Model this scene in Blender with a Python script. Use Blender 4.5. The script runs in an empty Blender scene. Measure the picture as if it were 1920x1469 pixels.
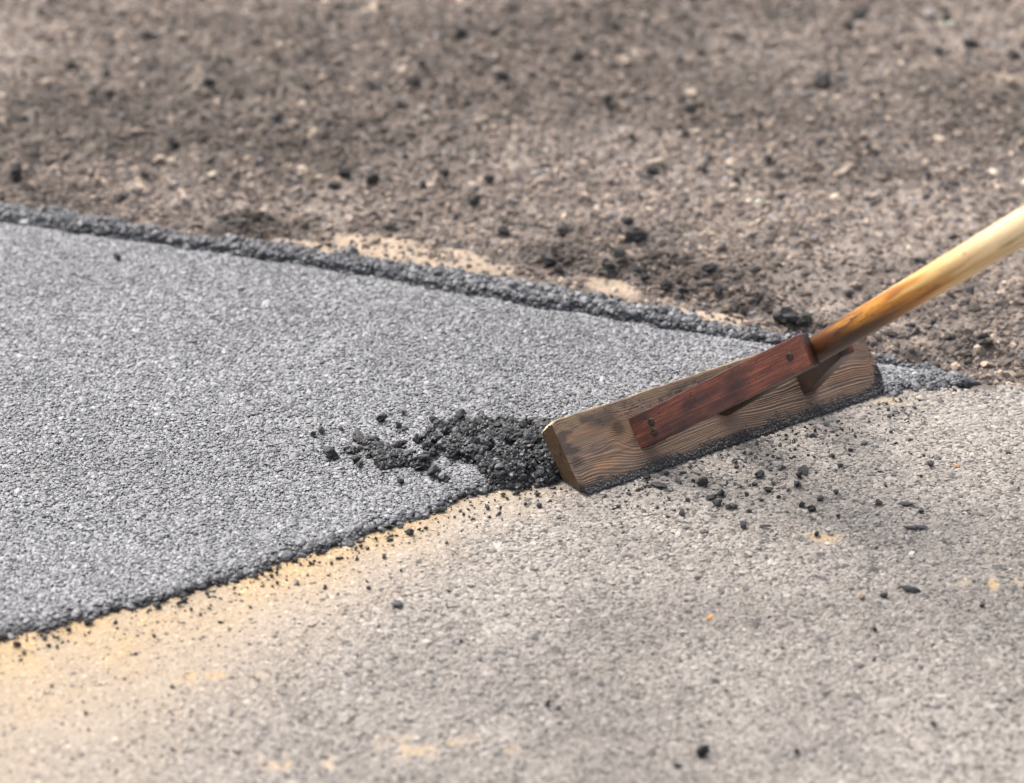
import bpy, bmesh, math
import numpy as np
from mathutils import Matrix, Vector

sc = bpy.context.scene
R = math.radians
rng = np.random.default_rng(7)

# ------------------------------------------------------------------ camera
cam = bpy.data.cameras.new('camera')
camo = bpy.data.objects.new('camera', cam)
sc.collection.objects.link(camo)
camo.location = (0.0, -4.0 * math.cos(R(28)), 4.0 * math.sin(R(28)))
camo.rotation_euler = (R(90 - 28), 0, 0)
cam.sensor_width = 36
cam.lens = 136.36
cam.clip_start = 0.05
cam.clip_end = 500
cam.dof.use_dof = True
cam.dof.focus_distance = 3.86
cam.dof.aperture_fstop = 3.6
sc.camera = camo

# ------------------------------------------------------------------ light
SUN = Vector((-0.42, 0.50, 0.80)).normalized()
world = bpy.data.worlds.new('World')
sc.world = world
world.use_nodes = True
wn = world.node_tree
sky = wn.nodes.new('ShaderNodeTexSky')
sky.sky_type = 'NISHITA'
sky.sun_disc = False
sky.sun_elevation = math.asin(SUN.z)
sky.sun_rotation = math.atan2(SUN.x, SUN.y)
sky.dust_density = 5.0
sky.air_density = 1.0
sky.ozone_density = 1.0
hs = wn.nodes.new('ShaderNodeHueSaturation')          # hazy, whitish sky
hs.inputs['Saturation'].default_value = 0.45
wn.links.new(sky.outputs[0], hs.inputs['Color'])
wn.links.new(hs.outputs[0], wn.nodes['Background'].inputs[0])
wn.nodes['Background'].inputs[1].default_value = 0.15
sun = bpy.data.lights.new('sun', 'SUN')
sun.energy = 1.4
sun.angle = R(40)
sun.color = (1.0, 0.95, 0.88)
suno = bpy.data.objects.new('sun', sun)
sc.collection.objects.link(suno)
suno.location = (-3, 3.5, 6)
suno.rotation_euler = SUN.to_track_quat('Z', 'Y').to_euler()
sc.view_settings.view_transform = 'Standard'
sc.view_settings.look = 'None'
sc.view_settings.gamma = 1.0
sc.view_settings.exposure = 1.08

# ------------------------------------------------------------------ helpers
def link(name, me, parent=None):
    o = bpy.data.objects.new(name, me)
    sc.collection.objects.link(o)
    if parent is not None:
        o.parent = parent
    return o

def tag(o, label=None, cat=None, group=None, kind=None):
    for k, v in (('label', label), ('category', cat), ('group', group), ('kind', kind)):
        if v:
            o[k] = v
    return o

def hsh(ix, iy, seed):
    h = (ix.astype(np.int64) * 374761393 + iy.astype(np.int64) * 668265263 + seed * 2246822519) & 0xFFFFFFFF
    h = ((h ^ (h >> 13)) * 1274126177) & 0xFFFFFFFF
    h = h ^ (h >> 16)
    return (h & 0xFFFFFF) / float(0xFFFFFF)

def vn(x, y, seed=0):                       # smooth value noise, 0..1
    x0 = np.floor(x); y0 = np.floor(y)
    fx = x - x0; fy = y - y0
    fx = fx * fx * (3 - 2 * fx); fy = fy * fy * (3 - 2 * fy)
    a = hsh(x0, y0, seed); b = hsh(x0 + 1, y0, seed)
    c = hsh(x0, y0 + 1, seed); d = hsh(x0 + 1, y0 + 1, seed)
    return (a * (1 - fx) + b * fx) * (1 - fy) + (c * (1 - fx) + d * fx) * fy

def fbm(x, y, seed=0, octs=4):
    s = 0; a = 0.5; t = 0
    for k in range(octs):
        s = s + a * vn(x * 2 ** k + 17.3 * k, y * 2 ** k - 9.1 * k, seed + k * 13)
        t += a; a *= 0.55
    return s / t

def sstep(a, b, x):
    t = np.clip((x - a) / (b - a), 0, 1)
    return t * t * (3 - 2 * t)

def grid_mesh(name, X, Y, Z, col=None, smooth=True, closed=False):
    n, m = X.shape
    co = np.stack([X, Y, Z], -1).reshape(-1, 3)
    idx = np.arange(n * m).reshape(n, m)
    if closed:
        nx = np.roll(idx, -1, axis=1)
        q = np.stack([idx[:-1], nx[:-1], nx[1:], idx[1:]], -1).reshape(-1, 4)
    else:
        q = np.stack([idx[:-1, :-1], idx[:-1, 1:], idx[1:, 1:], idx[1:, :-1]], -1).reshape(-1, 4)
    return raw_mesh(name, co, q, col, smooth)

def raw_mesh(name, co, q, col=None, smooth=True):
    me = bpy.data.meshes.new(name)
    k = q.shape[1]
    me.vertices.add(len(co)); me.vertices.foreach_set('co', np.ascontiguousarray(co, np.float32).ravel())
    me.loops.add(q.size); me.loops.foreach_set('vertex_index', q.ravel().astype(np.int32))
    me.polygons.add(len(q)); me.polygons.foreach_set('loop_start', np.arange(0, q.size, k, dtype=np.int32))
    me.update(calc_edges=True)
    if smooth:
        me.polygons.foreach_set('use_smooth', np.ones(len(q), bool))
    if col is not None:
        set_col(me, 'col', col)
    me.validate()
    return me

def set_col(me, name, col):
    col = np.asarray(col, np.float32).reshape(-1, 3)
    c4 = np.concatenate([col, np.ones((len(col), 1), np.float32)], 1)
    a = me.attributes.new(name, 'FLOAT_COLOR', 'POINT')
    a.data.foreach_set('color', c4.ravel())

def mix(a, b, f):
    f = np.asarray(f)[..., None]
    return np.asarray(a) * (1 - f) + np.asarray(b) * f

def ntree(name):
    m = bpy.data.materials.new(name); m.use_nodes = True
    return m, m.node_tree.nodes, m.node_tree.links, m.node_tree.nodes['Principled BSDF']

def col_mat(name, rough=0.7, spec=0.4, instancer=False, attr='col', n_scale=700, n_amt=0.35, bump=0.0, bump_scale=900, rvar=0.0, stretch=None, bdist=0.001):
    """surface coloured by a stored colour, broken up by fine object-space grain"""
    m, N, L, b = ntree(name)
    a = N.new('ShaderNodeAttribute'); a.attribute_name = attr
    if instancer:
        a.attribute_type = 'INSTANCER'
    tc = N.new('ShaderNodeTexCoord')
    co = tc.outputs['Object']
    if stretch:
        mp = N.new('ShaderNodeMapping'); mp.inputs['Scale'].default_value = stretch
        L.new(co, mp.inputs['Vector']); co = mp.outputs[0]
    nz = N.new('ShaderNodeTexNoise'); nz.inputs['Scale'].default_value = n_scale; nz.inputs['Detail'].default_value = 3
    L.new(co, nz.inputs['Vector'])
    mr = N.new('ShaderNodeMapRange'); mr.inputs['From Min'].default_value = 0.25; mr.inputs['From Max'].default_value = 0.75
    mr.inputs['To Min'].default_value = 1 - n_amt; mr.inputs['To Max'].default_value = 1 + n_amt
    L.new(nz.outputs['Fac'], mr.inputs['Value'])
    mx = N.new('ShaderNodeVectorMath'); mx.operation = 'SCALE'
    L.new(a.outputs['Color'], mx.inputs[0]); L.new(mr.outputs[0], mx.inputs['Scale'])
    L.new(mx.outputs[0], b.inputs['Base Color'])
    b.inputs['Roughness'].default_value = rough
    b.inputs['Specular IOR Level'].default_value = spec
    if rvar:
        m2 = N.new('ShaderNodeMapRange'); m2.inputs['From Min'].default_value = 0.3; m2.inputs['From Max'].default_value = 0.7
        m2.inputs['To Min'].default_value = rough - rvar; m2.inputs['To Max'].default_value = rough + rvar
        L.new(nz.outputs['Fac'], m2.inputs['Value']); L.new(m2.outputs[0], b.inputs['Roughness'])
    if bump:
        n2 = N.new('ShaderNodeTexNoise'); n2.inputs['Scale'].default_value = bump_scale; n2.inputs['Detail'].default_value = 4
        L.new(co, n2.inputs['Vector'])
        bp = N.new('ShaderNodeBump'); bp.inputs['Strength'].default_value = bump; bp.inputs['Distance'].default_value = bdist
        L.new(n2.outputs['Fac'], bp.inputs['Height']); L.new(bp.outputs[0], b.inputs['Normal'])
    return m

def scatter(name, co, scl, rot, col, mat, var=5, subd=2, amp=0.35, seed=0):
    """loose grains: one object whose points carry small angular stones (uncountable stuff)"""
    me = bpy.data.meshes.new(name)
    n = len(co)
    me.vertices.add(n); me.vertices.foreach_set('co', np.ascontiguousarray(co, np.float32).ravel())
    for nm, arr in (('scl', scl), ('rot', rot)):
        a = me.attributes.new(nm, 'FLOAT_VECTOR', 'POINT'); a.data.foreach_set('vector', np.ascontiguousarray(arr, np.float32).ravel())
    a = me.attributes.new('var', 'INT', 'POINT'); a.data.foreach_set('value', rng.integers(0, var, n).astype(np.int32))
    set_col(me, 'pcol', col)
    me.materials.append(mat)
    o = link(name, me)
    ng = bpy.data.node_groups.new(name + '_grains', 'GeometryNodeTree')
    ng.interface.new_socket('Geometry', in_out='INPUT', socket_type='NodeSocketGeometry')
    ng.interface.new_socket('Geometry', in_out='OUTPUT', socket_type='NodeSocketGeometry')
    N, L = ng.nodes, ng.links
    gi = N.new('NodeGroupInput'); go = N.new('NodeGroupOutput')
    join = N.new('GeometryNodeJoinGeometry')
    for v in range(var):
        ico = N.new('GeometryNodeMeshIcoSphere'); ico.inputs['Radius'].default_value = 1; ico.inputs['Subdivisions'].default_value = subd
        ps = N.new('GeometryNodeInputPosition')
        off = N.new('ShaderNodeVectorMath'); off.operation = 'ADD'; off.inputs[1].default_value = (v * 7.1 + seed, v * 3.7, v * 5.3 + seed)
        L.new(ps.outputs[0], off.inputs[0])
        nz = N.new('ShaderNodeTexNoise'); nz.inputs['Scale'].default_value = 1.1; nz.inputs['Detail'].default_value = 2
        L.new(off.outputs[0], nz.inputs['Vector'])
        sb = N.new('ShaderNodeVectorMath'); sb.operation = 'SUBTRACT'; sb.inputs[1].default_value = (0.5, 0.5, 0.5)
        L.new(nz.outputs['Color'], sb.inputs[0])
        sl = N.new('ShaderNodeVectorMath'); sl.operation = 'SCALE'; sl.inputs['Scale'].default_value = amp * 4
        L.new(sb.outputs[0], sl.inputs[0])
        sp = N.new('GeometryNodeSetPosition'); L.new(ico.outputs['Mesh'], sp.inputs['Geometry']); L.new(sl.outputs[0], sp.inputs['Offset'])
        sh = N.new('GeometryNodeSetShadeSmooth'); sh.inputs['Shade Smooth'].default_value = False
        L.new(sp.outputs[0], sh.inputs[0])
        sm = N.new('GeometryNodeSetMaterial'); sm.inputs['Material'].default_value = mat
        L.new(sh.outputs[0], sm.inputs['Geometry'])
        g = N.new('GeometryNodeGeometryToInstance'); L.new(sm.outputs[0], g.inputs[0])
        L.new(g.outputs[0], join.inputs[0])
    def named(nm, tp):
        q = N.new('GeometryNodeInputNamedAttribute'); q.data_type = tp; q.inputs['Name'].default_value = nm
        return q.outputs[0]
    iop = N.new('GeometryNodeInstanceOnPoints')
    L.new(gi.outputs[0], iop.inputs['Points']); L.new(join.outputs[0], iop.inputs['Instance'])
    iop.inputs['Pick Instance'].default_value = True
    L.new(named('var', 'INT'), iop.inputs['Instance Index'])
    L.new(named('rot', 'FLOAT_VECTOR'), iop.inputs['Rotation'])
    L.new(named('scl', 'FLOAT_VECTOR'), iop.inputs['Scale'])
    L.new(iop.outputs[0], go.inputs[0])
    md = o.modifiers.new('grains', 'NODES'); md.node_group = ng
    return o

def jitter_pts(x0, x1, y0, y1, step):
    gx, gy = np.meshgrid(np.arange(x0, x1, step), np.arange(y0, y1, step))
    gx[::2] += step * 0.5
    return (gx + rng.uniform(-.5, .5, gx.shape) * step).ravel(), (gy + rng.uniform(-.5, .5, gx.shape) * step).ravel()

def flat_rot(n, tilt):
    return np.stack([rng.normal(0, tilt, n), rng.normal(0, tilt, n), rng.uniform(0, 6.283, n)], -1)

# ------------------------------------------------------------------ the plan of the site (metres)
NEAR = np.array([(-2.4, -1.62), (-1.4, -1.04), (-0.472, -0.482), (-0.443, -0.473), (-0.411, -0.454), (-0.353, -0.43), (-0.306, -0.401), (-0.247, -0.372), (-0.223, -0.347), (-0.164, -0.311), (-0.134, -0.291), (-0.083, -0.255), (-0.042, -0.218), (-0.005, -0.199), (0.035, -0.186), (0.065, -0.165), (0.345, 0.028), (0.368, 0.02), (0.388, -0.004), (0.419, 0.009), (0.458, 0.015), (0.50, 0.026)])
CREASE = np.array([(-2.4, 1.14), (-0.576, 0.408), (-0.507, 0.38), (-0.431, 0.356), (-0.323, 0.323), (-0.199, 0.281), (-0.129, 0.253), (-0.007, 0.204), (0.07, 0.178), (0.134, 0.151), (0.225, 0.121), (0.27, 0.105), (0.385, 0.060), (0.50, 0.030)])
OUTER = np.array([(-2.4, 1.18), (-0.58, 0.444), (-0.494, 0.417), (-0.41, 0.383), (-0.31, 0.353), (-0.244, 0.331), (-0.157, 0.306), (-0.088, 0.283), (-0.034, 0.264), (0.05, 0.233), (0.134, 0.193), (0.189, 0.163), (0.243, 0.145), (0.296, 0.124), (0.385, 0.073), (0.412, 0.055), (0.454, 0.037), (0.50, 0.028)])
def near_y(x):
    return np.interp(x, NEAR[:, 0], NEAR[:, 1]) + 0.012 * (fbm(x * 38, x * 0 + 3, 5, 3) - 0.5) + 0.009 * (vn(x * 190, x * 0, 8) - 0.5)
def crease_y(x):
    return np.interp(x, CREASE[:, 0], CREASE[:, 1]) - 0.005 + 0.012 * (fbm(x * 45, x * 0 + 8, 15, 4) - 0.5)
def outer_y(x):
    return np.interp(x, OUTER[:, 0], OUTER[:, 1]) - 0.010 * np.interp(x, [0.25, 0.42], [1, 0]) + 0.026 * (fbm(x * 55, x * 0 + 5, 25, 4) - 0.5)
def border_y(x):                              # where the old pavement ends and the broken ground begins
    return np.where(x < 0.5, np.interp(x, OUTER[:, 0], OUTER[:, 1]) - 0.026, 0.016 - 0.10 * (x - 0.5)) + 0.012 * (fbm(x * 22, x * 0, 33, 3) - 0.5)

def heap_z(x, y):                             # the loose pile pushed up at the end of the board
    cy = np.interp(x, [-0.19, -0.12, -0.05, 0.02, 0.07], [-0.142, -0.140, -0.142, -0.140, -0.135])
    hw = np.interp(x, [-0.19, -0.13, -0.06, 0.0, 0.07], [0.018, 0.045, 0.066, 0.068, 0.055])
    hh = np.interp(x, [-0.19, -0.14, -0.08, -0.02, 0.03, 0.07], [0.001, 0.003, 0.006, 0.010, 0.015, 0.014])
    q = np.clip(1 - ((y - cy) / hw) ** 2, 0, 1)
    c = fbm(x * 55 + 4, y * 42, 91, 3)
    need = np.interp(x, [-0.19, -0.10, -0.02, 0.04], [0.53, 0.48, 0.33, 0.20]) + 0.15 * (1 - q)
    return hh * q ** 0.7 * sstep(need - 0.02, need + 0.10, c) * (0.6 + 0.8 * c)

def mat_z(x, y):
    e = np.clip((y - near_y(x)) / 0.013, 0, 1)
    z = 0.0065 * np.sqrt(e) + 0.0012 * (fbm(x * 9, y * 9, 41, 3) - 0.5)
    c, o = crease_y(x), outer_y(x)
    hr = np.interp(x, [-0.6, -0.1, 0.2, 0.215, 0.232, 0.25, 0.30, 0.42, 0.5], [0.0052, 0.0052, 0.0050, 0.003, 0.0008, 0.003, 0.002, 0.001, 0.0])
    hr = hr * (0.1 + 1.0 * fbm(x * 20, y * 30, 47, 3) + 0.9 * fbm(x * 110, y * 110, 49, 2))
    z = z + hr * sstep(0.0, 0.006, y - c) - 0.0025 * np.exp(-((y - c + 0.003) / 0.004) ** 2)
    return z * (1 - sstep(-0.010, 0.012, y - o)) - 0.012 * sstep(-0.004, 0.012, y - o)

def pav_z(x, y):
    return 0.0016 * (fbm(x * 5, y * 5, 51, 3) - 0.5) + 0.0012 * (fbm(x * 45, y * 45, 52, 3) - 0.5)

TANP = [(-0.105, 0.330, 0.125, 0.042), (-0.225, 0.350, 0.05, 0.018), (0.11, 0.246, 0.035, 0.020), (0.215, 0.182, 0.065, 0.014), (0.53, 0.050, 0.025, 0.012), (-0.64, 0.72, 0.06, 0.05), (0.60, 0.82, 0.05, 0.03)]
def tan_mask(x, y):
    m = 0
    for cx, cy, rx, ry in TANP:
        k = -0.40 if cy < 0.5 else 0
        d = ((x - cx) / rx) ** 2 + ((y - cy - k * (x - cx)) / ry) ** 2
        m = np.maximum(m, np.exp(-d * d) * (1 if 0.1 < cy < 0.5 else 0.55))
    w = fbm(x * 34, y * 26, 63, 4)
    return sstep(0.22, 0.85, m * (0.40 + 1.1 * w))
DARKP = [(0.31, 0.150, 0.022), (0.05, 0.320, 0.022), (0.20, 0.262, 0.03), (0.12, 0.285, 0.03), (0.255, 0.205, 0.02), (0.42, 0.085, 0.02), (0.36, 0.125, 0.02), (0.48, 0.105, 0.025), (0.55, 0.075, 0.02), (0.16, 0.31, 0.025), (-0.30, 0.41, 0.03), (0.62, 0.09, 0.03)]
def dark_mask(x, y):
    m = 0
    for cx, cy, r in DARKP:
        m = np.maximum(m, np.exp(-(((x - cx) / (1.6 * r)) ** 2 + ((y - cy) / r) ** 2)))
    return np.clip(m, 0, 1)
def patch(x, y):                              # darker and lighter patches of the broken ground
    p = fbm(x * 3.2, y * 5.5, 145, 4)
    return 0.76 + 0.48 * sstep(0.30, 0.66, p) - 0.16 * np.exp(-((y - 0.5 + 0.4 * x) / 0.12) ** 2) * (x < 0.1)
def soil_z(x, y):
    near = np.exp(-(x ** 2 + (y - 0.6) ** 2) / 9.0)
    z = -0.008 + near * (0.016 * (fbm(x * 14, y * 14, 71, 4) - 0.5) + 0.010 * (fbm(x * 60, y * 60, 72, 3) - 0.5))
    z = z + 0.014 * dark_mask(x, y)
    return z * (1 - 0.5 * tan_mask(x, y))
def dust(x, y):                               # pale tan dust drifted along the edge of the new mat
    d = (near_y(x) - y)
    w = np.interp(x, [-0.6, -0.40, -0.25, -0.05, 0.10, 0.3], [0.42, 0.30, 0.150, 0.075, 0.03, 0.015])
    f = np.exp(-np.clip(d, 0, 9) / w) * np.interp(x, [-0.2, 0.0, 0.12, 0.2], [1, 0.9, 0.3, 0.0])
    f = f * (0.75 + 0.6 * (fbm(x * 10, y * 10, 81, 3) - 0.3))
    for cx, cy, rx, ry in ((-0.187, -0.690, 0.045, 0.014), (-0.070, -0.668, 0.05, 0.020), (0.455, -0.386, 0.03, 0.014), (0.30, -0.30, 0.03, 0.01), (-0.30, -0.55, 0.1, 0.02), (-0.02, -0.67, 0.03, 0.008), (0.40, -0.02, 0.03, 0.01)):
        f = np.maximum(f, 0.85 * np.exp(-((x - cx) / rx) ** 2 - ((y - cy) / ry) ** 2) * sstep(0.45, 0.62, fbm(x * 75, y * 55, 84, 4)))
    return np.clip(f, 0, 1)

# ------------------------------------------------------------------ ground (broken-up soil) as one sheet to the horizon
def axis(lo, hi, step, far, g=1.35):
    a = list(np.arange(lo, hi + step / 2, step))
    s = step; left = []; v = lo
    while v > -far:
        s *= g; v -= s; left.append(v)
    s = step; v = a[-1]; right = []
    while v < far:
        s *= g; v += s; right.append(v)
    return np.array(left[::-1] + a + right)
gx, gy = np.meshgrid(axis(-1.1, 1.1, 0.0042, 150), axis(-0.06, 1.45, 0.0042, 150), indexing='ij')
gz = soil_z(gx, gy)
gz = np.where(gy < border_y(gx) - 0.015, -0.03, gz)
t = fbm(gx * 60, gy * 40, 101, 4); t2 = fbm(gx * 5, gy * 5, 105, 3); t3 = fbm(gx * 90, gy * 60, 107, 2)
gc = mix((0.118, 0.098, 0.085), (0.242, 0.201, 0.171), sstep(0.36, 0.64, t * 0.65 + t2 * 0.35))
gc = mix(gc, (0.07, 0.060, 0.055), 0.55 * sstep(0.60, 0.75, t3))
gc = gc * patch(gx, gy)[..., None]
gc = mix(gc, (0.055, 0.05, 0.05), dark_mask(gx, gy) * 0.8)
gc = mix(gc, mix((0.34, 0.265, 0.195), (0.47, 0.37, 0.275), fbm(gx * 40, gy * 30, 109, 3)), 0.9 * tan_mask(gx, gy))
M_soil = col_mat('soil', 0.9, 0.2, n_scale=260, n_amt=0.35, bump=0.6, bump_scale=420, bdist=0.004)
me = grid_mesh('ground', gx, gy, gz, gc); me.materials.append(M_soil)
tag(link('ground', me), kind='structure')

# ------------------------------------------------------------------ old pavement
def pav_col(x, y):
    t = fbm(x * 11, y * 11, 111, 5); t2 = fbm(x * 2.3, y * 2.3, 115, 3)
    c = mix((0.205, 0.181, 0.158), (0.302, 0.267, 0.233), sstep(0.3, 0.7, 0.5 * t + 0.5 * t2))
    d = dust(x, y)
    c = mix(c, (0.375, 0.305, 0.235), sstep(0.0, 0.45, d) * 0.75)
    c = mix(c, (0.43, 0.305, 0.170), sstep(0.35, 0.95, d) * (0.55 + 0.45 * sstep(0.3, 0.6, fbm(x * 26, y * 20, 119, 3))))
    return c
px_ = axis(-0.95, 0.95, 0.003, 60, 1.5); pt = np.concatenate([np.linspace(0, 1.25, 420), 1.25 + 0.02 * (1.5 ** np.arange(1, 20) - 1)])
PX, PT = np.meshgrid(px_, pt, indexing='ij')
PY = border_y(PX) - PT * np.where(np.abs(PX) > 2.4, 1, 1)
PZ = pav_z(PX, PY) - 0.016 * (1 - sstep(0, 0.015, PT))
pc = pav_col(PX, PY)
pc = mix(pc, pc * 0.50, (1 - 0.85 * sstep(0.05, 0.5, dust(PX, PY))) * sstep(0.25, 0.6, fbm(PX * 120, PY * 120, 117, 2)))
M_pav = col_mat('old_pavement', 0.85, 0.3, n_scale=420, n_amt=0.3, bump=0.5, bump_scale=600, bdist=0.002)
me = grid_mesh('old_pavement', PX, PY, PZ, pc); me.materials.append(M_pav)
me.flip_normals()
tag(link('old_pavement', me), kind='structure')

# ------------------------------------------------------------------ fresh asphalt mat
mx_ = np.concatenate([np.linspace(-2.4, -0.85, 120)[:-1], np.linspace(-0.85, 0.5, 560)])
tt = np.concatenate([np.linspace(-0.004, 0.03, 18), np.linspace(0.04, 0.86, 150), np.linspace(0.866, 1.02, 60)])
MX, MT = np.meshgrid(mx_, tt, indexing='ij')
NY, OY = near_y(MX), outer_y(MX) + 0.012
MY = NY + (OY - NY) * MT
MZ = mat_z(MX, MY) - 0.006 * (MT < 0.0)
mc = mix((0.03, 0.03, 0.033), (0.06, 0.06, 0.065), fbm(MX * 40, MY * 40, 121, 3))
M_tar = col_mat('fresh_asphalt', 0.5, 0.5, n_scale=600, n_amt=0.4, bump=0.7, bump_scale=500, bdist=0.002)
me = grid_mesh('asphalt_road', MX, MY, MZ - 0.0012, mc); me.materials.append(M_tar)
me.flip_normals()
tag(link('asphalt_road', me), kind='structure')

M_grain = col_mat('asphalt_stone', 0.50, 0.5, instancer=True, attr='pcol', n_scale=1.2, n_amt=0.3, rvar=0.12)
x, y = jitter_pts(-0.90, 0.5, -0.74, 0.64, 0.0022)
k = (y > near_y(x) - 0.0015) & (y < outer_y(x) + 0.003) & (rng.uniform(0, 1, len(x)) > np.maximum(sstep(0.42, 0.49, x), 0.75 * sstep(-0.006, 0.002, y - outer_y(x))))
x, y = x[k], y[k]
ridge = sstep(-0.002, 0.004, y - crease_y(x))
edge = np.exp(-np.clip(y - near_y(x), 0, 1) / 0.010)
n = len(x)
r = rng.lognormal(math.log(0.00122), 0.36, n) * (1 + rng.uniform(0.1, 1.05, n) * ridge + rng.uniform(0.2, 1.5, n) * edge)
asp = rng.uniform(1.0, 1.5, n)
flat = np.where(ridge > 0.5, 0.75, 0.36) + 0.25 * edge
z = mat_z(x, y) + rng.normal(0, 0.00040, n) * (1 + 2.6 * ridge + 2.2 * edge) - r * 0.05
v = rng.lognormal(0.02, 0.29, n) * np.where(rng.uniform(0, 1, n) < 0.08, 0.35, 1)
g = mix((0.154, 0.156, 0.166), (0.198, 0.195, 0.199), rng.uniform(0, 1, n)) * v[:, None] * (0.72 + 0.5 * fbm(x * 9, y * 12, 131, 4))[:, None]  # stone colour lightened to stand in for the mat's sheen
g = mix(g, (0.035, 0.035, 0.039), np.clip(0.7 * edge + rng.uniform(0.25, 0.9, n) * ridge, 0, 1))
o = scatter('asphalt_aggregate', np.stack([x, y, z], -1), np.stack([r * asp, r, r * flat], -1), flat_rot(n, 0.17), np.clip(g, 0.01, 0.29), M_grain, seed=1)
tag(o, 'dark grey stone grains packed in the fresh asphalt mat', 'asphalt aggregate', kind='stuff')

# ------------------------------------------------------------------ worn grit of the old pavement
M_grit = col_mat('pavement_grit', 0.75, 0.4, instancer=True, attr='pcol', n_scale=1.2, n_amt=0.25)
x, y = jitter_pts(-0.85, 0.95, -1.0, 0.08, 0.0028)
k = (y < np.minimum(near_y(x) + 0.004, border_y(x)))
k &= ~((x > 0.045) & (x < 0.37) & (y > near_y(x) - 0.022))
x, y = x[k], y[k]
n = len(x); d = dust(x, y)
r = rng.lognormal(math.log(0.00160), 0.36, n)
z = pav_z(x, y) - r * (0.10 + 0.26 * sstep(0.05, 0.5, d)) + rng.normal(0, 0.0003, n)
g = pav_col(x, y) * rng.lognormal(0.0, 0.16, n)[:, None]
g = mix(g, g * np.array((0.97, 1.0, 1.03)), rng.uniform(0, 1, n) * (1 - d))
g = mix(g, (0.06, 0.055, 0.055), (rng.uniform(0, 1, n) < 0.11 * (1 - 0.6 * d)) * 0.85)
o = scatter('pavement_grit', np.stack([x, y, z], -1), np.stack([r * rng.uniform(1, 1.5, n), r, r * 0.40], -1), flat_rot(n, 0.15), np.clip(g, 0.02, 0.75), M_grit, seed=2)
tag(o, 'worn pale grey grit set in the old pavement', 'grit', kind='stuff')

# ------------------------------------------------------------------ broken ground: small stones past counting
M_rub = col_mat('rubble_stone', 0.85, 0.25, instancer=True, attr='pcol', n_scale=1.5, n_amt=0.35)
def rubble_cols(n):
    pal = np.array([(0.15, 0.125, 0.108), (0.20, 0.165, 0.14), (0.10, 0.088, 0.08), (0.055, 0.05, 0.05), (0.18, 0.17, 0.168), (0.30, 0.245, 0.195), (0.42, 0.35, 0.28)]) * np.array((1.21, 1.165, 1.125))
    w = np.array([0.33, 0.30, 0.19, 0.07, 0.05, 0.05, 0.01])
    return pal[rng.choice(len(pal), n, p=w)] * rng.lognormal(0, 0.22, n)[:, None]
x, y = jitter_pts(-1.1, 1.1, -0.05, 1.42, 0.0042)
k = (y > np.where(x < 0.5, outer_y(x) + 0.001, border_y(x) - 0.012)) & (rng.uniform(0, 1, len(x)) > 0.72 * tan_mask(x, y)) & (rng.uniform(0, 1, len(x)) > 0.12 + 0.45 * sstep(0.42, 0.58, fbm(x * 9, y * 9, 140, 3)))
x, y = x[k], y[k]
n = len(x); dk = dark_mask(x, y)
r = np.clip(rng.lognormal(math.log(0.0021), 0.45, n), 0.0009, 0.0065) * (1 + 0.35 * dk)
g = rubble_cols(n); g = mix(g, g * 0.35, dk); g = g * patch(x, y)[:, None]
z = soil_z(x, y) + r * rng.uniform(-0.35, 0.10, n)
o = scatter('rubble', np.stack([x, y, z], -1), np.stack([r * rng.uniform(1, 1.7, n), r, r * rng.uniform(0.5, 0.9, n)], -1), flat_rot(n, 0.5), np.clip(g, 0.02, 0.7), M_rub, seed=3)
tag(o, 'brown and grey crushed rubble covering the unpaved ground', 'rubble', kind='stuff')

# ------------------------------------------------------------------ the loose pile at the board's end: fine crumbs under the counted ones
M_crumb_i = col_mat('loose_asphalt', 0.48, 0.45, instancer=True, attr='pcol', n_scale=1.5, n_amt=0.35, rvar=0.12)
x, y = jitter_pts(-0.20, 0.068, -0.235, -0.03, 0.0027)
hz = heap_z(x, y)
k = (hz > 0.0012 * rng.uniform(0.1, 2.4, len(x))) & ~((x > 0.045 + (y + 0.19) * 0.9) & (y < -0.10))
x, y, hz = x[k], y[k], hz[k]
n = len(x); r = rng.lognormal(math.log(0.0023), 0.3, n)
z = np.maximum(mat_z(x, y), 0) + hz * rng.uniform(0.75, 1.0, n)
g = mix((0.012, 0.012, 0.013), (0.048, 0.046, 0.05), rng.uniform(0, 1, n) ** 2)
o = scatter('loose_asphalt', np.stack([x, y, z], -1), np.stack([r * 1.3, r, r * 0.8], -1), flat_rot(n, 0.6), g, M_crumb_i, seed=4)
tag(o, 'fine black asphalt crumbs heaped at the end of the board', 'loose asphalt', kind='stuff')

# tar specks too small to count, dropped round the board and along the mat edge
x = np.concatenate([rng.uniform(0.09, 0.42, 400), rng.uniform(-0.5, 0.06, 330), rng.uniform(-0.6, 0.6, 260)])
y = np.concatenate([np.interp(x[:400], [0.07, 0.38], [-0.226, -0.012]) - 0.004 - np.abs(rng.normal(0, 0.050, 400)), near_y(x[400:730]) - 0.002 - rng.exponential(0.020, 330), rng.uniform(-0.7, -0.1, 260)])
k = (y < near_y(x)) | (x > 0.07)
k &= ~((x > 0.05) & (x < 0.39) & (y > np.interp(x, [0.07, 0.38], [-0.226, -0.012]) - 0.003)) & (y < near_y(x) - 0.001)
x, y = x[k], y[k]; n = len(x); r = np.clip(rng.lognormal(math.log(0.0009), 0.45, n), 0.0004, 0.0019)
o = scatter('tar_specks', np.stack([x, y, pav_z(x, y) + 0.0006 + r * 0.3], -1), np.stack([r * rng.uniform(1, 2.2, n), r, r * 0.7], -1), flat_rot(n, 0.4), np.full((n, 3), 0.018) * rng.uniform(0.6, 2, n)[:, None], M_crumb_i, seed=5)
tag(o, 'tiny black tar specks sprinkled on the old pavement', 'tar specks', kind='stuff')

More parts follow.
